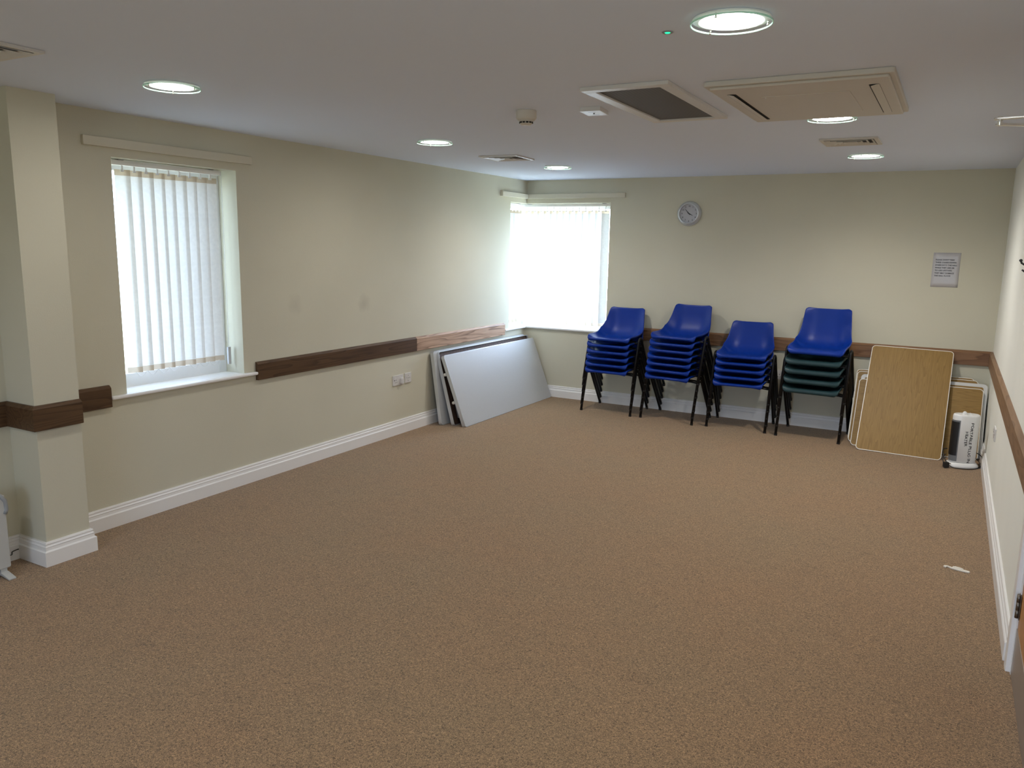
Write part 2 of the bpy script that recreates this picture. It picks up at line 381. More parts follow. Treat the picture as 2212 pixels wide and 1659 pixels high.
o = s.build('window_sill', M_white, e, .009, seg=3); o.matrix_parent_inverse = inv

e = struct(empty('window_added', (3.2, YB, .75))); inv = Matrix.Translation((-3.2, -YB, -.75))  # unseen back window, added to bring daylight in from behind the camera
f = MB()
for x in (2.1, 3.17, 4.24): f.box(x, x+.06, YB-.18, YB-.12, .75, 2.15)
f.box(2.1, 4.3, YB-.18, YB-.12, .75, .81); f.box(2.1, 4.3, YB-.18, YB-.12, 2.09, 2.15)
o = f.build('window_frame', M_upvc, e); o.matrix_parent_inverse = inv
g = MB(); g.box(2.16, 4.24, YB-.155, YB-.150, .81, 2.09); o = g.build('window_pane', M_pane, e); o.matrix_parent_inverse = inv
s = MB(); s.box(2.0, 4.4, YB-.12, YB+.034, .728, .75); o = s.build('window_sill', M_white, e); o.matrix_parent_inverse = inv

# ------------------------------------------------------------------ vertical blinds
VW = .089
def vane_mesh(zt, zb):
    mb = MB(); n = 6; zs = [zt, zt-.034, zt-.036] + [zt-.036-(zt-zb-.072)*k/6 for k in range(1, 6)] + [zb+.036, zb+.034, zb]
    rows = []
    for z in zs:
        rows.append([Vector(((k/n-.5)*VW, .0045*math.cos((k/n-.5)*math.pi), z)) for k in range(n+1)])
    b = len(mb.v)
    for i in range(len(zs)-1):
        mb.k = 1 if i in (0, len(zs)-2) else 0
        mb.grid([rows[i], rows[i+1]])
    return mb
def blind(label, origin, axis, length, zt, zb, n, cord_at, angs, first, sp, fab, gap=None):
    """axis: unit vector along the headrail, room side is axis rotated -90 deg"""
    rz = math.atan2(axis[1], axis[0]); root = empty('vertical_blind', origin, rz); tag(root, label, 'blind', 'vertical window blinds')
    hr = MB(); hr.box(0, length, -.017, .017, ZH-.034, ZH-.004); hr.build('headrail', M_upvc, root, .003)
    for q in (.04, length-.1): br = MB(); br.box(q, q+.035, -.022, .022, ZH-.006, ZH); br.build('bracket', M_conv, root)
    xs = [first+sp*i for i in range(n)]; me = None
    for i, x in enumerate(xs):
        if me is None:
            o = vane_mesh(zt, zb).build('vane', [fab, M_hem], root); me = o
        else:
            o = me.copy(); COL.objects.link(o); o.parent = root
        dz = 0
        o.location = (x, 0, 0); o.rotation_euler = (0, 0, R(angs[i % len(angs)]))
        h = MB(); h.box(x-.004, x+.004, -.003, .003, zt-.006, ZH-.032); h.box(x-.010, x+.010, -.004, .004, zt-.012, zt); h.build('hanger', M_upvc, root)
    ch = MB(); r_ = .0014
    for i in range(n-1):
        if gap is not None and i == gap: ch.build('chain', M_upvc, root); ch = MB(); continue
        x0, x1 = xs[i], xs[i+1]
        ch.tube([(x0+(x1-x0)*k/8, -.006, zb+.006-.032*math.sin(math.pi*k/8)) for k in range(9)], r_, 5)
    ch.build('chain', M_upvc, root)
    cw = MB(); cw.box(cord_at-.012, cord_at+.012, -.012, .006, zb-.035, zb+.085); cw.build('cord_weight', M_tidy, root, .003)
    cc_ = MB(); cc_.tube([(cord_at, -.004, ZH-.03), (cord_at, -.004, zb+.085)], .0012, 5); cc_.build('cord', M_upvc, root)
    return root
A1 = [-20, -14, -15, -13, -9, -20, -15, -14, -13]
blind('cream vertical blind closed over the tall window in the left wall', (-.10, -4.975, 0), (0, 1), .79, 2.097, .884, 9, .800, A1, .076, .0793, M_vane, gap=4)
blind('wide white vertical blind over the far wall side of the corner window', (-.075, .10, 0), (1, 0), 1.05, 2.078, .827, 13, -.008, [40, 42, 41, 43, 40, 42, 38, 41, 40, 37], .050, .0778, M_vane_b)
blind('narrow vertical blind on the left wall side of the corner window', (-.10, -.372, 0), (0, 1), .43, 2.078, .827, 5, .02, [-20, -16, -18], .05, .080, M_vane_b)

# pelmet boards above the windows
mb = MB(); mb.box(0, .022, -5.207, -4.008, 2.203, 2.254)
tag(mb.build('pelmet_board', M_valance, None, .002), 'long cream painted board on the left wall above the tall window', 'pelmet', 'cream boards above the windows')
mb = MB(); mb.box(0, .034, -.594, -.036, 2.203, 2.252); mb.box(0, .034, -.601, -.594, 2.203, 2.262)
tag(mb.build('pelmet_board', M_valance, None, .002), 'short cream board on the left wall beside the room corner, above the corner window', 'pelmet', 'cream boards above the windows')
mb = MB(); mb.box(.0, 1.172, -.034, 0, 2.203, 2.252)
tag(mb.build('pelmet_board', M_valance, None, .002), 'cream board on the far wall above the corner window', 'pelmet', 'cream boards above the windows')

# ------------------------------------------------------------------ door in the right wall
d = struct(empty('door_1', (W, DY1, 0))); dinv = Matrix.Translation((-W, -DY1, 0))
def dpart(mb, name, m, bev=0., parent=None):
    o = mb.build(name, m, parent or d, bev); o.matrix_parent_inverse = dinv if parent is None else Matrix(); return o
mb = MB(); mb.box(W+.002, W+.046, DY0+.03, DY1-.03, .006, DZ-.03); leaf = dpart(mb, 'door_leaf', M_door)
mb = MB(); mb.box(W-.001, W+.002, DY0+.035, DY1-.03, .008, .205); dpart(mb, 'kick_plate', M_steel)
mb = MB()
for a_, b_ in ((DY1-.028, DY1), (DY0, DY0+.028)): mb.box(W-.002, W+.12, a_, b_, 0, DZ)
mb.box(W-.002, W+.12, DY0, DY1, DZ-.028, DZ); dpart(mb, 'door_lining', M_white)
mb = MB()
AR = [(0, 0), (.018, 0), (.020, .012), (.020, .060), (.010, .078), (0, .080)]
for sgn, y in ((1, DY1-.005), (-1, DY0+.005)):
    mb.sweep([0, 1], lambda i: [(W-q, y+sgn*p, (0, DZ+.075)[i]) for q, p in AR])
mb.sweep([0, 1], lambda i: [(W-q, (DY0-.07, DY1+.07)[i], DZ-.005+p) for q, p in AR]); dpart(mb, 'architrave', M_white)
for z in (.30, 1.05, 1.80):
    mb = MB(); M_ = Matrix.Translation((W-.007, DY1-.031, z)); mb.lathe([(.0075, -.05), (.0075, -.018), (.006, -.0175), (.006, -.0165), (.0075, -.016), (.0075, .016), (.006, .0165), (.006, .0175), (.0075, .018), (.0075, .05)], 14, M_)
    mb.box(W-.002, W, DY1-.055, DY1-.008, z-.05, z+.05); dpart(mb, 'hinge', M_hinge)
mb = MB(); mb.box(W-.055, W+.002, -5.02, -4.80, 2.0-.02, 2.0+.035); cb = dpart(mb, 'door_closer', M_steel, .006)
mb = MB(); mb.prism(rrect(-.0, .32, -.011, .011, .010), (0, .006), axes((4.315, -5.048, 2.088), (math.cos(R(32)), math.sin(R(32)), 0), (-math.sin(R(32)), math.cos(R(32)), 0), (0, 0, 1)))
mb.prism(rrect(-.008, .31, -.011, .011, .010), (0, .006), axes((4.315, -5.048, 2.104), (math.cos(R(-10)), math.sin(R(-10)), 0), (-math.sin(R(-10)), math.cos(R(-10)), 0), (0, 0, 1)))
mb.lathe([(.007, 2.086), (.007, 2.114)], 12, Matrix.Translation((4.324, -5.047, 0))); mb.box(4.572, 4.592, -4.90, -4.86, 2.03, 2.094); mb.box(4.60, W, -5.13, -5.08, 2.085, 2.115)
dpart(mb, 'closer_arm', M_chrome, .001)

# ------------------------------------------------------------------ wall fittings
# plates facing +X (left wall)
def plate(name, label, cat, M, w_, h_, kind, group=None):
    root = empty(name, M=M); tag(root, label, cat, group)
    mb = MB(); mb.prism(rrect(-w_/2, w_/2, -h_/2, h_/2, .004), (0, .009)); mb.build('faceplate', M_socket, root, .0015)
    if kind == 'double':
        for sx_ in (-.036, .036):
            mb = MB()
            for (x, y, a_, b_) in ((0, .004, .004, .008), (-.011, -.018, .007, .004), (.011, -.018, .007, .004)):
                mb.box(sx_+x-a_/2-.001, sx_+x+a_/2+.001, y-b_/2, y+b_/2, .0088, .0094)
            mb.build('pin_holes', M_dkslot, root)
            k = -1 if sx_ < 0 else 1
            mb = MB(); mb.box(sx_+k*.022-.006, sx_+k*.022+.006, .008, .027, .009, .0125); mb.box(sx_+k*.022-.006, sx_+k*.022+.006, .004, .010, .009, .0098); mb.build('switch', M_socket, root, .001)
            mb = MB(); mb.box(sx_+k*.022-.0055, sx_+k*.022+.0055, -.001, .006, .0089, .0102); mb.build('indicator', M_dkslot, root)
    elif kind == 'aerial':
        for (x, y) in ((-.022, .0), (.0, .022), (.004, -.002), (.022, 0), (.0, -.026)):
            mb = MB(); mb.lathe([(.0035, .009), (.0035, .0102), (.0015, .0104)], 10, Matrix.Translation((x, y, 0))); mb.build('terminal', M_conv, root)
    return root
MX = lambda y, z, x=.0: axes((x, y, z), (0, 1, 0), (0, 0, 1), (1, 0, 0))
plate('double_socket', 'white double wall socket on the left wall, left of the smaller plate', 'socket', MX(-2.391, .491), .152, .090, 'double')
plate('aerial_plate', 'small square grey-white outlet plate nearest the grey folded tables', 'socket', MX(-2.244, .494), .092, .090, 'aerial')
root = empty('plug_adapter', M=MX(-2.352, .482, .009)); tag(root, 'small rounded white plug pushed into the right half of the double socket', 'plug')
mb = MB(); mb.prism(rrect(-.021, .021, -.030, .030, .018, 7), (0, .022)); mb.build('body', M_socket, root, .004)
mb = MB(); mb.prism(rrect(-.012, .012, -.020, .020, .010, 6), (.0222, .0232)); mb.build('front_disc', M_socket, root)
plate('wall_socket', 'white socket low on the right wall beside the stacked wooden tables', 'socket', axes((W, -1.62, .455), (0, -1, 0), (0, 0, 1), (-1, 0, 0)), .150, .088, 'double')
plate('wall_socket', 'white socket on the far wall between the third and fourth chair stacks', 'socket', axes((2.885, 0, .485), (1, 0, 0), (0, 0, 1), (0, -1, 0)), .15, .09, 'double')
# coat hook
root = empty('coat_hook', M=axes((W, -2.60, 1.62), (0, -1, 0), (0, 0, 1), (-1, 0, 0))); tag(root, 'dark metal coat hook high on the right wall at the picture edge', 'hook')
mb = MB(); mb.prism(rrect(-.012, .012, -.03, .03, .008), (0, .004)); mb.build('back_plate', M_blackpl, root)
mb = MB(); mb.tube([(0, .015, .003), (0, .018, .02), (0, .027, .035), (0, .040, .040)], .0055, 8); mb.lathe([(.001, -.009), (.008, -.004), (.009, .002), (.004, .009)], 10, Matrix.Translation((0, .042, .040)))
mb.tube([(0, -.015, .003), (0, -.020, .018), (0, -.010, .030)], .005, 8); mb.build('hook_arm', M_blackpl, root)

# clock
MC = axes((1.860, 0, 2.037), (1, 0, 0), (0, 0, 1), (0, -1, 0))
root = empty('wall_clock', M=MC); tag(root, 'round silver wall clock with a pale grey face on the far wall', 'clock')
mb = MB(); mb.lathe([(.105, 0), (.122, .004), (.124, .012), (.118, .028), (.106, .040), (.100, .046), (.095, .047), (.092, .043), (.090, .020)], 56, caps=False); mb.build('rim', M_silver, root)
mb = MB(); mb.lathe([(.0001, .021), (.0905, .021)], 56, caps=False); mb.build('dial', M_clockf, root)
for h in range(1, 13):
    a_ = R(90-30*h); text_obj('numeral', str(h), .021, Matrix.Translation((.073*math.cos(a_), .073*math.sin(a_)-.0070, .0216)), M_ink, root, bold=.0002, align='CENTER')
def hand(name, ang, ln, wd, z, tail=.016):
    mb = MB(); t_ = R(90-ang); M_ = Matrix.Rotation(t_, 4, 'Z')
    mb.prism([(-tail, -wd*.7), (ln*.3, -wd), (ln, -wd*.25), (ln, wd*.25), (ln*.3, wd), (-tail, wd*.7)], (z, z+.0012), M_); mb.build(name, M_ink, root)
hand('hour_hand', 116.5, .046, .0038, .0245); hand('minute_hand', 318, .066, .0030, .0265); hand('second_hand', 150, .020, .0012, .028, .02)
mb = MB(); mb.lathe([(.005, .022), (.005, .030), (.001, .031)], 12); mb.build('pivot', M_ink, root)

# notice
root = empty('notice', M=axes((4.182, 0, 1.545), (1, 0, 0), (0, 0, 1), (0, -1, 0))); tag(root, 'laminated paper notice in bold capitals on the far wall near the right corner', 'notice')
mb = MB(); n_ = 8; mb.grid([[Vector(((-.5+k/n_)*.212, (-.5+j/n_)*.300, .0018+.0012*math.sin(k*1.1+j*.7)) ) for k in range(n_+1)] for j in range(n_+1)]); sh = mb.build('sheet', M_paper, root)
so = sh.modifiers.new('solid', 'SOLIDIFY'); so.thickness = .0006; so.offset = -1
for i, s_ in enumerate(["PLEASE DON'T TAKE", 'THESE CHAIRS DOWN', 'STAIRS INTO THE HALL', 'WHILE THEY ARE OK', 'TO USE UPSTAIRS', 'THEY MAY DAMAGE', 'THE HALL FLOOR']):
    me_w = (.145, .162, .170, .152, .134, .152, .127)[i]
    me = text_mesh('lettering', s_, .0175, bold=.0002, spacing=1.0); xs_ = [v_.co.x for v_ in me.vertices]; k_ = me_w/(max(xs_)-min(xs_))
    me.transform(Matrix.Translation((-.085, .082-.0232*i, .0032)) @ Matrix.Diagonal((k_, 1, 1, 1))); me.materials.clear(); me.materials.append(M_ink)
    o = bpy.data.objects.new('lettering', me); COL.objects.link(o); o.parent = root

# ------------------------------------------------------------------ ceiling fittings
def downlight(label, x, y):
    root = empty('ceiling_downlight', (x, y, H)); tag(root, label, 'light', 'round recessed ceiling lights')
    mb = MB(); mb.lathe([(.097, -.0005), (.118, -.0005), (.120, -.003), (.118, -.006), (.104, -.009), (.098, -.010), (.097, -.0005)], 48, caps=False); mb.build('trim_ring', M_upvc, root)
    mb = MB(); mb.lathe([(.0001, -.0055), (.06, -.0065), (.098, -.0075), (.098, -.0004)], 48, caps=False); mb.build('diffuser', M_lamp, root)
    mb = MB(); mb.k = 0; mb.lathe([(.0001, -.0160), (.1225, -.0160)], 48, caps=False); mb.build('glass_disc', M_disc, root)
    mb = MB(); mb.lathe([(.1215, -.0130), (.1250, -.0130), (.1250, -.0180), (.1215, -.0180), (.1215, -.0130)], 48, caps=False); mb.build('glass_edge', M_discedge, root)
    for a_ in (20, 140, 260):
        mb = MB(); mb.lathe([(.003, -.019), (.003, -.003)], 8, Matrix.Translation((.110*math.cos(R(a_)), .110*math.sin(R(a_)), 0))); mb.lathe([(.001, -.023), (.0045, -.021), (.0045, -.018)], 8, Matrix.Translation((.110*math.cos(R(a_)), .110*math.sin(R(a_)), 0))); mb.build('standoff', M_chrome, root)
    l = bpy.data.lights.new('reflector_beam', 'SPOT'); l.energy = BEAM; l.spot_size = R(158); l.spot_blend = .85; l.shadow_soft_size = .07; l.color = (1.0, .96, .91)
    lo = bpy.data.objects.new('reflector_beam', l); COL.objects.link(lo); lo.parent = root; lo.location = (0, 0, -.035)
    return root
D0 = downlight('brightest and nearest round ceiling light, at the top beside the green indicator', 3.570, -5.385)
def dl(label, x, y, k=1.):
    c = copy_tree(D0); c.location = (x, y, H); c['label'] = label
    for b in c.children:
        if b.type == 'LIGHT': b.data = b.data.copy(); b.data.energy = BEAM*k      # beam scaled per light to balance wall brightness
    return c
dl('round ceiling light at upper left, nearest the pier and tall window', 1.01, -5.40, .32)
dl('round ceiling light in the middle of the left row', 1.00, -3.26, .50)
dl('round ceiling light farthest along the left row, above the corner window', 1.03, -1.36, 1.8)
dl('round ceiling light just beyond the large air conditioning cassette', 3.60, -3.33, 1.6)
dl('round ceiling light farthest along the right row, beyond the small vent', 3.59, -1.42, 2.9)
dl('added unseen ceiling light of the left row, second from the back wall', 1.01, -7.55, .6)  # this and the next three are unseen, added to light the room
dl('added unseen ceiling light of the right row, second from the back wall', 3.57, -7.55)
dl('added unseen ceiling light nearest the back wall in the left row', 1.01, -9.6)
dl('added unseen ceiling light nearest the back wall in the right row', 3.57, -9.6)

root = empty('indicator_light', (3.345, -5.32, H)); tag(root, 'tiny green glowing indicator set in the ceiling', 'indicator light')
mb = MB(); mb.lathe([(.0165, 0), (.0185, -.002), (.0165, -.004), (.011, -.003)], 24); mb.build('ring', M_conv, root)
mb = MB(); mb.lathe([(.0001, -.0055), (.007, -.0048), (.0105, -.0025), (.0105, -.0005)], 24); mb.build('lens', M_led, root)

root = empty('smoke_detector', (2.185, -4.13, H)); tag(root, 'cream domed smoke detector with dark slots on the ceiling', 'smoke detector')
mb = MB(); mb.lathe([(.053, 0), (.054, -.003), (.054, -.040), (.048, -.046), (.044, -.050)], 40); mb.build('base', M_ivory, root)
mb = MB(); mb.lathe([(.044, -.050), (.036, -.056), (.034, -.0565), (.034, -.066), (.026, -.073), (.001, -.075)], 40); mb.build('sensor_head', M_ivory, root)
for k in range(12):
    a_ = R(30*k+7); mb = MB(); mb.box(-.006, .006, .0335, .0365, -.0655, -.0575, Matrix.Rotation(a_, 4, 'Z')); mb.build('slot', M_dkslot, root)

root = empty('sensor_box', (2.535, -4.04, H), R(6)); tag(root, 'small flat white rectangular sensor box beside the smoke detector', 'sensor')
mb = MB(); mb.box(-.055, .055, -.075, .075, -.022, 0); mb.build('case', M_socket, root, .002)
mb = MB(); mb.lathe([(.001, -.0255), (.004, -.025), (.005, -.022)], 10); mb.build('lens', M_ink, root)
mb = MB()
for q in (-.034, .034): mb.box(-.02, .02, q-.0012, q+.0012, -.0226, -.0218)
mb.build('seam', M_conv, root)

# flat intake grille
root = empty('ceiling_grille', (2.905, -4.085, H)); tag(root, 'white framed dark mesh intake grille, left of the large cassette', 'vent')
a_, b_ = .205, .505; hh = -.018
mb = MB(); i_, j_ = .150, .452
for x0, x1, y0, y1 in ((-a_, a_, -b_, -j_), (-a_, a_, j_, b_), (-a_, -i_, -j_, j_), (i_, a_, -j_, j_)): mb.box(x0, x1, y0, y1, hh, 0)
mb.build('frame', M_socket, root, .003)
mb = MB(); mb.box(-i_, i_, -j_, j_, -.010, -.002); mb.build('mesh_panel', M_grille, root)

# cassette unit
root = empty('air_conditioner', (3.602, -3.985, H)); tag(root, 'large ivory air conditioning cassette with two long slots, on the ceiling', 'air conditioner')
mb = MB(); mb.prism(rrect(-.372, .372, -.50, .50, .012), (-.022, 0)); mb.build('body', M_ivory, root, .004)
mb = MB(); mb.prism(rrect(-.352, .352, -.480, .480, .012), (-.034, -.0215)); mb.build('panel', M_ivory, root, .004)
mb = MB(); mb.prism(rrect(-.185, .185, -.245, .300, .012), (-.0365, -.0335)); mb.build('access_cover', M_ivory, root, .001)
for k_ in (-1, 1):
    mb = MB(); mb.prism(rrect(-.020+.287*k_, .020+.287*k_, -.355, .395, .010), (-.0345, -.0338)); mb.build('air_slot', M_dkslot, root)
    mb = MB(); M_ = Matrix.Translation((.287*k_+.003*k_, 0.02, -.036)) @ Matrix.Rotation(R(-16*k_), 4, 'Y'); mb.box(-.016, .016, -.370, .370, -.0035, .0, M_); mb.build('louvre', M_ivory, root, .001)
mb = MB(); mb.lathe([(.0001, -.0385), (.004, -.038), (.004, -.0363)], 8, Matrix.Translation((-.165, -.225, 0))); mb.build('indicator', M_upvc, root)

# four-way diffusers
def vent(label, x, y, rz, s=.165, m_=None):
    m_ = m_ or M_socket
    root = empty('ceiling_vent', (x, y, H), rz); tag(root, label, 'vent', 'square four way ceiling vents')
    mb = MB()
    def ring(r0, z0, r1, z1, t_=.003):
        for q in range(4):
            M_ = Matrix.Rotation(R(90*q), 4, 'Z'); b = len(mb.v)
            mb.v += [tuple(M_ @ Vector(p)) for p in ((-r0, -r0, z0), (r0, -r0, z0), (r1, -r1, z1), (-r1, -r1, z1), (-r0, -r0, z0+t_), (r0, -r0, z0+t_), (r1, -r1, z1+t_), (-r1, -r1, z1+t_))]
            for f_ in ((0, 1, 2, 3), (7, 6, 5, 4), (0, 4, 5, 1), (1, 5, 6, 2), (2, 6, 7, 3), (3, 7, 4, 0)): mb.face([b+i for i in f_])
    ring(s, -.011, s*.86, -.011, .010); mb.build('frame', m_, root)
    for k in range(4):
        mb = MB(); r_ = s*(.84-.20*k)
        ring(r_, -.014, r_-s*.13, -.001, .0018); mb.build('louvre', m_, root)
    mb = MB(); mb.box(-s*.85, s*.85, -s*.85, s*.85, -.0015, -.0005); mb.build('duct_opening', M_dkslot, root)
    return root
vent('square ceiling vent with bright blades, between the two far left-row lights', .965, -2.18, R(4), .172)
vent('small square vent between the two far right-row lights', 3.58, -2.27, 0, .172, M_ivory)
vent('square ceiling vent cut by the left picture edge', .955, -6.23, R(0), .172)

# ------------------------------------------------------------------ chairs
def cr_spline(P, n):
    out = []
    for i in range(len(P)-1):
        p0 = P[max(i-1, 0)]; p1 = P[i]; p2 = P[i+1]; p3 = P[min(i+2, len(P)-1)]
        for k in range(n):
            t = k/n; out.append(tuple(.5*((2*b)+(-a+c)*t+(2*a-5*b+4*c-d_)*t*t+(-a+3*b-3*c+d_)*t**3) for a, b, c, d_ in zip(p0, p1, p2, p3)))
    out.append(P[-1]); return out
def chair_proto(m, style):
    root = empty('stacking_chair')
    # y, z, half width, edge lift
    if style == 'A':
        P = [(-.240, .414, .185, .004), (-.251, .417, .206, .010), (-.256, .428, .222, .020), (-.248, .439, .230, .030), (-.21, .440, .233, .036), (-.12, .432, .234, .044), (-.03, .426, .236, .058), (.04, .426, .238, .076), (.090, .436, .238, .088), (.130, .460, .235, .088), (.160, .498, .228, .080), (.182, .548, .218, .066), (.200, .610, .206, .052), (.212, .670, .197, .038), (.219, .706, .191, .026), (.222, .719, .183, .018), (.226, .7265, .162, .012)]
    else:
        P = [(-.242, .418, .190, .002), (-.254, .424, .212, .004), (-.258, .440, .230, .010), (-.246, .456, .240, .018), (-.21, .462, .243, .026), (-.12, .458, .244, .042), (-.03, .452, .244, .054), (.04, .452, .244, .070), (.090, .462, .244, .080), (.130, .486, .240, .078), (.160, .525, .232, .070), (.182, .580, .223, .058), (.200, .655, .214, .040), (.212, .735, .206, .036), (.219, .783, .201, .026), (.222, .797, .193, .018), (.226, .804, .170, .012)]
    Q = cr_spline(P, 3); rows = []
    U = [-1, -.97, -.92, -.84, -.74, -.6, -.4, -.2, 0, .2, .4, .6, .74, .84, .92, .97, 1]
    for i, (y, z, hw, lf) in enumerate(Q):
        a = Q[max(i-1, 0)]; b = Q[min(i+1, len(Q)-1)]; t = Vector((0, b[0]-a[0], b[1]-a[1])).normalized(); n = Vector((0, -t.z, t.y))
        row = []
        def pt(x, l): return Vector((x, y, z)) + n*l
        row.append(pt(-hw-.002, lf-.020)); row.append(pt(-hw-.004, lf-.008))
        for u in U:
            q = max(0, (abs(u)-(.62 if y < .05 else .45))/(.38 if y < .05 else .55)); row.append(pt(u*hw, lf*q*q*(1.6-.6*q)))
        row.append(pt(hw+.004, lf-.008)); row.append(pt(hw+.002, lf-.020)); rows.append(row)
    last = rows[-1]; rows.append([p+Vector((0, .010, -.002)) for p in last]); rows.append([p+Vector((0, .014, -.016)) for p in last])
    mb = MB(); mb.grid(rows); sh = mb.build('seat_shell', m, root)
    s_ = sh.modifiers.new('thickness', 'SOLIDIFY'); s_.thickness = .004; s_.offset = -1
    dz = 0 if style == 'A' else .012
    for k_ in (-1, 1):
        X = k_*.274
        def arc(y0, a0, a1, n=5): return [(X, -.085+.046*math.cos(R(a0+(a1-a0)*i/n)), .400+dz+.046*math.sin(R(a0+(a1-a0)*i/n))) for i in range(n+1)]
        front = [(X, -.238, .012), (X, -.134, .385+dz)] + arc(0, 165, 90); rear = [(X, .232, .012), (X, -.028, .385+dz)] + arc(0, 15, 90)
        for pth in (front, rear):
            mb = MB(); mb.tube(pth, .0148, 8, flat=.85, ref=(1, 0, 0)); lg = mb.build('leg', M_black, root)
            f = MB(); y_ = pth[0][1]; f.tube([(X, y_, .0), (X, y_+(.01 if y_ < 0 else -.01), .022)], .0160, 8, flat=.9, ref=(1, 0, 0)); f.build('foot_cap', M_blackpl, lg)
    mb = MB()
    for y_ in (-.128, -.042): mb.tube([(-.274, y_, .398+dz), (-.20, y_, .405+dz), (0, y_, .409+dz), (.20, y_, .405+dz), (.274, y_, .398+dz)], .0085, 8)
    mb.build('cross_support', M_black, root)
    return root
protoA = chair_proto(M_blue, 'A'); protoB = chair_proto(M_blue, 'B'); protoC = chair_proto(M_teal, 'B')
used = set()
def place(proto, x, y, z, rz, label, group):
    c = proto if proto not in used else copy_tree(proto); used.add(proto)
    c.location = (x, y, z); c.rotation_euler = (0, 0, rz); tag(c, label, 'chair', group); return c
ORD = ['bottom', 'second from bottom', 'third from bottom', 'fourth from bottom', 'fifth from bottom', 'sixth from bottom']
def stack(x, y, rz, protos, pitch, where, group, dx=0., dy=0., jit=.004):
    n = len(protos)
    for k in range(n):
        pos = 'topmost' if k == n-1 else (ORD[k] if k > 0 else 'bottom')
        j = (random.uniform(-1, 1)*jit, random.uniform(-.5, .5)*jit) if k else (0, 0)
        p, colr = protos[k]
        place(p, x+dx*k+j[0], y+dy*k+j[1], pitch*k, rz, '%s plastic stacking chair, %s in %s' % (colr, pos, where), group)
stack(1.252, -.292, R(-2), [(protoA, 'blue')]*6, .0670, 'the leftmost stack beside the corner window', 'blue chairs in the leftmost stack', dx=.004)
stack(1.920, -.312, R(-6.5), [(protoA, 'blue')]*7, .0670, 'the tallest stack, second from the left', 'blue chairs in the second stack', dx=.0065)
stack(2.568, -.297, R(1.5), [(protoA, 'blue')]*5, .0670, 'the lowest stack, third from the left', 'blue chairs in the third stack', dx=.005)
stack(3.240, -.336, R(-3.5), [(protoC, 'dark green')]*4, .0865, 'the rightmost stack under one blue chair', 'dark green chairs in the rightmost stack', dx=.003)
place(protoB, 3.256, -.336, .0865*4+.012, R(-3.0), 'blue plastic stacking chair on top of the dark green chairs in the rightmost stack', 'blue chair on the rightmost stack')

# ------------------------------------------------------------------ folding tables leaning on the walls
def table(label, group, o, A, B, Nn, la, lb, top_m, edge_m, under_m, frame_d=.034, legs=True, flip=False, r=.035, caps=False, rim=.005):
    """o: middle of the bottom edge on the visible face; A along the bottom edge, B up the lean, Nn towards the room.
    flip: the underside faces the room"""
    M = axes(o, A, B, Nn); root = empty('folding_table', M=M); tag(root, label, 'table', group)
    s = -1 if not flip else 1          # underside lies on the -N side (or +N when flipped)
    f0 = 0. if not flip else -frame_d  # decorative face position
    t = .018
    z = lambda d: f0 + s*d
    lo, hi = sorted((z(.0), z(t)))
    mb = MB(); mb.prism(rrect(-la/2+.004, la/2-.004, .004, lb-.004, r), (lo, hi)); 
    mb.mi = [0]*len(mb.f)
    face = 1 if not flip else 0        # index of the decorative face: top of prism when not flipped
    mb.mi = [1]*len(mb.f); mb.mi[face] = 0
    mb.build('tabletop', [top_m, under_m], root)
    out = rrect(-la/2, la/2, 0, lb, r+.003); inn = rrect(-la/2+rim, la/2-rim, rim, lb-rim, max(.01, r-rim*.5))
    lo, hi = sorted((z(-.0012), z(frame_d)))
    def ringprism(mb, out, inn, lo, hi):
        n = len(out); b = len(mb.v)
        for P, zz in ((out, lo), (out, hi), (inn, hi), (inn, lo)): mb.v += [(x, y, zz) for x, y in P]
        for i in range(n):
            j = (i+1) % n
            for a in range(4): mb.face([b+a*n+i, b+a*n+j, b+((a+1) % 4)*n+j, b+((a+1) % 4)*n+i])
    mb = MB(); ringprism(mb, out, inn, lo, hi); mb.build('edge_band', edge_m, root)
    if legs:
        long_a = la >= lb; Lx = la if long_a else lb; Wx = lb if long_a else la
        def pt(u, v_, d):            # u along the long side from centre, v across from centre
            return (u, lb/2+v_, z(d)) if long_a else (v_, lb/2+u, z(d))
        for k in (-1, 1):
            u0 = k*(Lx/2-.09); mb = MB(); d = t+.022
            c = [pt(u0, -Wx/2+.10, d), pt(k*(Lx/2-.09-.62 if Lx > 1.4 else .06), -Wx/2+.10, d), pt(k*(Lx/2-.09-.66 if Lx > 1.4 else .03), -Wx/2+.13, d), pt(k*(Lx/2-.09-.66 if Lx > 1.4 else .03), Wx/2-.13, d), pt(k*(Lx/2-.09-.62 if Lx > 1.4 else .06), Wx/2-.10, d), pt(u0, Wx/2-.10, d)]
            mb.tube(c, .0125, 8); mb.tube([pt(u0, -Wx/2+.06, d), pt(u0, Wx/2-.06, d)], .011, 8); lf = mb.build('leg_frame', M_alu, root)
            for q in ((-.10, .177) if caps and k < 0 else ()):
                cp = MB(); cp.tube([pt(k*(Lx/2-.004), q, d+.016), pt(k*(Lx/2-.06), q, d+.016)], .015, 8); cp.build('leg_cap', M_edge, lf)
    return root
def lean(x0, z0, x1, z1):
    v_ = Vector((x1-x0, z1-z0)); return v_.normalized(), v_.length
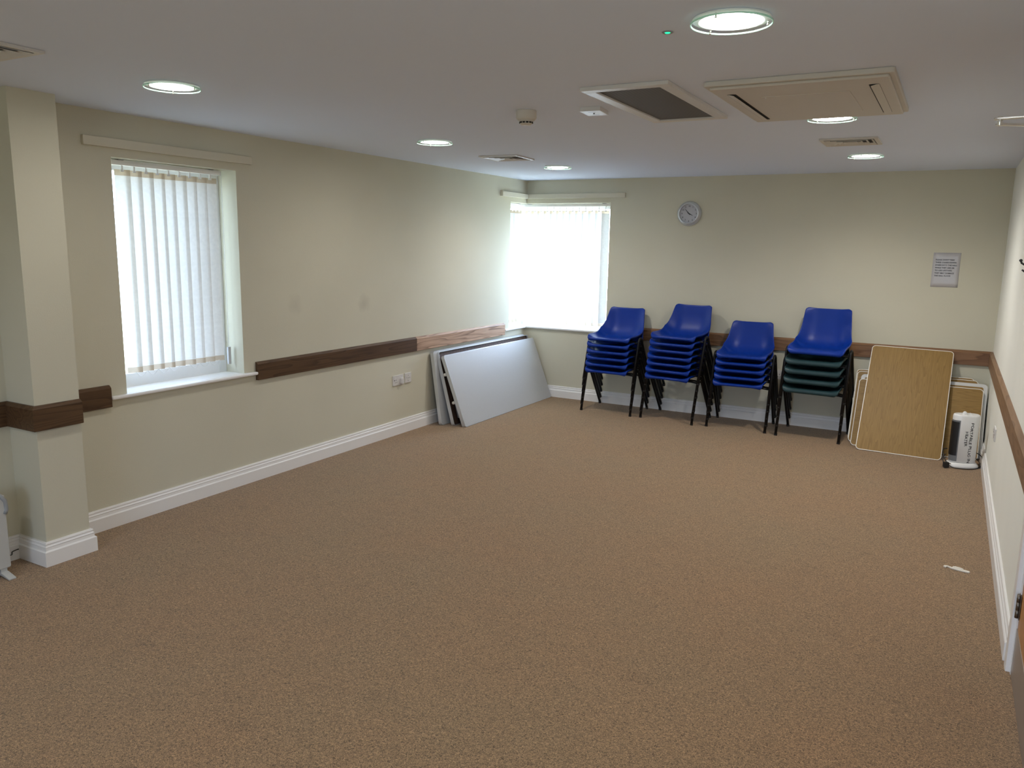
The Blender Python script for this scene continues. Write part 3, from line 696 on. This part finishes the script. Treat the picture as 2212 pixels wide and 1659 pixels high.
# grey tables against the left wall (bottom x, top x, top z, y centre, length)
def ltable(label, xb, xt, zt, y0, y1, flip, top, caps=False):
    v_, ln = lean(xb, 0, xt, zt); B = Vector((v_.x, 0, v_.y)); A = Vector((0, 1, 0)); Nn = A.cross(B)
    return table(label, 'grey folding tables leaning on the left wall', (xb, (y0+y1)/2, .002), A, B, Nn, y1-y0, ln, top, M_alu, M_under, flip=flip, caps=caps, r=.022)
ltable('front grey speckled folding table leaning on the left wall, face outwards', .385, .135, .660, -1.862, -.045, False, M_lam, True)
ltable('middle folding table of the left wall group, dark brown underside showing', .262, .075, .690, -1.860, -.065, True, M_lam)
ltable('rear grey folding table of the left wall group, against the oak rail', .155, .052, .700, -1.915, -.115, False, M_lam)
# wood-effect tables against the far wall
def ftable(label, yb, yt, zt, x0, x1, top, flip=False, sk=0., rim=.005, edge=None):
    v_, ln = lean(yb, 0, yt, zt); B = Vector((sk, v_.x, v_.y)).normalized(); A = Vector((1, 0, -sk*v_.y)).normalized(); A = (A - B*A.dot(B)).normalized(); Nn = A.cross(B)
    return table(label, 'wood effect folding tables leaning on the far wall', ((x0+x1)/2, yb, .003), A, B, Nn, x1-x0, ln, top, edge or M_edge, M_under, flip=flip, frame_d=.024, r=.03, rim=rim)
ftable('tall wood effect folding table with cream edging standing upright in front of the others', -.705, -.078, .842, 3.650, 4.308, M_oak_t, sk=.012)
ftable('wood effect folding table on its long side, foremost behind the upright table', -.560, -.215, .548, 3.592, 4.572, M_oak_t2)
ftable('folding table on its long side with a broad pale rim, second behind the upright table', -.500, -.150, .582, 3.600, 4.600, M_oak_t2, rim=.030, edge=M_rim)
ftable('wood effect folding table on its long side, third behind the upright table', -.430, -.095, .600, 3.560, 4.530, M_oak_t2)
ftable('rearmost wood effect folding table on its long side, nearest the far wall', -.370, -.052, .612, 3.550, 4.500, M_oak_t2)

# ------------------------------------------------------------------ tower heater
HA = R(20); root = empty('tower_heater', (4.452, -.822, 0), HA); tag(root, 'white portable tower heater with handwritten black capitals, beside the wooden tables', 'heater')
def oval(a, b, n=40, p=2.4):
    P = []
    for k in range(n):
        t_ = 2*math.pi*k/n; c_, s_ = math.cos(t_), math.sin(t_); P.append((a*abs(c_)**(2/p)*(1 if c_ >= 0 else -1), b*abs(s_)**(2/p)*(1 if s_ >= 0 else -1)))
    return P
def loft(mb, secs, n=40):
    b = len(mb.v); sm = mb.smooth; mb.smooth = True
    for a, bb, z in secs: mb.v += [(x, y, z) for x, y in oval(a, bb, n)]
    for i in range(len(secs)-1):
        for k in range(n): mb.face([b+i*n+k, b+i*n+(k+1) % n, b+(i+1)*n+(k+1) % n, b+(i+1)*n+k])
    mb.smooth = False; mb.face([b+k for k in range(n)][::-1]); mb.face([b+(len(secs)-1)*n+k for k in range(n)]); mb.smooth = sm
mb = MB(); loft(mb, [(.118, .078, .0), (.122, .082, .006), (.121, .081, .018), (.112, .070, .032), (.104, .062, .040)]); mb.build('base', M_heater, root)
ba, bb_ = .0985, .0585
mb = MB(); loft(mb, [(ba-.006, bb_-.005, .040), (ba, bb_, .044), (ba, bb_, .415), (ba-.004, bb_-.004, .428), (ba-.010, bb_-.009, .432)]); mb.build('body', M_heater, root)
def onside(u, off): # front (-y) surface point at local x=u
    p = 2.4; c_ = min(.999, abs(u)/ba); return -bb_*(1-c_**p)**(1/p)-off
def wrap(mb, a0, a1, z0, z1, off, n=14):
    rows = []
    for z in (z0, z1):
        row = []
        for k in range(n+1):
            t_ = R(a0+(a1-a0)*k/n); c_, s_ = math.cos(t_), math.sin(t_); p = 2.4
            row.append(Vector(((ba+off)*abs(c_)**(2/p)*(1 if c_ >= 0 else -1), (bb_+off)*abs(s_)**(2/p)*(1 if s_ >= 0 else -1), z)))
        rows.append(row)
    mb.grid(rows)
mb = MB(); wrap(mb, 150, 238, .052, .385, .0012); mb.build('grille_surround', M_grey, root)
mb = MB(); wrap(mb, 153, 233, .098, .372, .0026)
for k in range(9):
    a_ = 156+9*k; wrap(mb, a_, a_+3, .098, .372, .0045, 2)
mb.build('grille', M_blackpl, root)
mb = MB(); mb.lathe([(.017, .431), (.0175, .436), (.013, .448), (.006, .454), (.001, .455)], 20, Matrix.Translation((-.020, -.008, 0))); mb.build('control_knob', M_heater, root)
mb = MB(); mb.box(.022, .030, -.022, .012, .431, .441); mb.build('switch', M_heater, root, .002)
for s_, col_u, z_, ln_, sz in (('PORTABLE PLUG IN', .018, .372, .325, .029), ('HEATER', -.018, .300, .118, .029)):
    me = text_mesh('lettering', s_, sz, bold=.0004, depth=.0001); xs_ = [v_.co.x for v_ in me.vertices]; k_ = ln_/(max(xs_)-min(xs_))
    for v_ in me.vertices:
        tx = v_.co.x*k_ + .0012*math.sin(v_.co.y*180); ty = v_.co.y + .0022*math.sin(tx*70)
        uu = col_u + ty; v_.co = (uu, onside(uu, .0006)-v_.co.z, z_-tx)
    me.materials.clear(); me.materials.append(M_ink); o = bpy.data.objects.new('lettering', me); COL.objects.link(o); o.parent = root
mb = MB()
def loop(pts, n=6): return cr_spline([tuple(p) for p in pts], n)
mb.tube(loop([(.085, .055, .05), (.12, .06, .10), (.155, .035, .085), (.165, .01, .03), (.13, -.03, .008), (.06, -.088, .005), (-.03, -.098, .005), (-.10, -.085, .012), (-.135, -.05, .05), (-.145, .0, .10), (-.125, .05, .125), (-.095, .055, .13)]), .0035, 7)
mb.tube(loop([(.09, .05, .045), (.13, .07, .055), (.16, .05, .02), (.13, .0, .02), (.15, -.03, .006), (.12, -.02, .006)]), .0035, 7)
mb.tube(loop([(-.105, .05, .085), (-.135, .02, .06), (-.14, -.03, .02), (-.135, -.07, .018), (-.128, -.09, .02)]), .0035, 7)
mb.build('power_cord', M_blackpl, root)
mb = MB(); M_ = Matrix.Translation((-.142, -.078, .0)) @ Matrix.Rotation(R(15), 4, 'Z'); mb.prism(rrect(-.020, .020, .004, .050, .008), (-.014, .014), M_ @ axes((0, 0, 0), (1, 0, 0), (0, 0, 1), (0, -1, 0))); plug = mb.build('plug', M_blackpl, root, .003)
mb = MB()
for (x, z_, l_) in ((0, .036, .022), (-.009, .018, .017), (.009, .018, .017)): mb.box(.018, .018+l_, x-.002, x+.002, z_-.003, z_+.003, M_)
mb.build('pins', M_chrome, plug)

# ------------------------------------------------------------------ panel heater at the left edge
root = empty('panel_heater', (.165, -6.15, 0)); tag(root, 'pale grey freestanding panel heater behind the pier at the left picture edge', 'heater')
mb = MB(); mb.prism(rrect(-.30, .27, .042, .425, .012), (-.035, .035), axes((0, 0, 0), (0, 1, 0), (0, 0, 1), (1, 0, 0))); mb.build('casing', M_panelh, root, .006)
mb = MB(); mb.tube([(.030, .262, .325), (.030, .272, .345), (.030, .268, .392), (.030, .245, .425), (.015, .20, .438), (-.015, .20, .438), (-.03, .245, .425), (-.03, .268, .392), (-.03, .272, .345), (-.03, .262, .325)], .012, 8); mb.build('handle', M_conv, root)
for y_ in (.235, -.24):
    mb = MB(); mb.box(-.03, .03, y_-.016, y_+.016, .022, .05); mb.sweep([0, 1, 2, 3], lambda i: [(x, y_+q*(.016, .016, .018, .020)[i], z_) for x, z_ in [((-.10, -.035, .035, .10)[i], (.0, .012, .012, .0)[i]), ((-.10, -.035, .035, .10)[i], (.008, .028, .028, .008)[i])] for q in ((-1, 1) if z_ < .01 or True else ())][:4] if False else
        [((-.10, -.035, .035, .10)[i], y_-.018, (.0, .010, .010, .0)[i]), ((-.10, -.035, .035, .10)[i], y_+.018, (.0, .010, .010, .0)[i]), ((-.10, -.035, .035, .10)[i], y_+.018, (.008, .026, .026, .008)[i]), ((-.10, -.035, .035, .10)[i], y_-.018, (.008, .026, .026, .008)[i])])
    mb.build('foot', M_panelh, root, .002)
mb = MB(); mb.tube(loop([(-.05, .20, .07), (-.06, .28, .075), (-.075, .33, .06), (-.12, .36, .058), (-.135, .40, .056)]), .003, 6); mb.build('power_cord', M_blackpl, root)

# ------------------------------------------------------------------ white plastic clip on the carpet
root = empty('plastic_hook', (4.42, -3.245, .004), R(-12)); tag(root, 'broken white plastic clip lying on the carpet near the right wall', 'plastic clip')
mb = MB(); mb.smooth = False
hk = [(.062, -.010), (.066, .0), (.058, .010), (.030, .013), (.012, .010), (-.018, .007), (-.036, .012), (-.050, .016), (-.062, .008), (-.064, -.004), (-.056, -.012), (-.048, -.010), (-.050, -.002), (-.046, .004), (-.036, .001), (-.030, -.008), (.0, -.012), (.03, -.013)]
mb.prism(hk, (-.003, .004)); mb.build('body', M_clip, root, .0015)
mb = MB(); mb.prism([(-.022, .008), (-.012, .020), (.010, .019), (.032, .010), (.030, .002), (-.015, .002)], (.0, .009)); mb.build('pad', M_clip, root, .002)
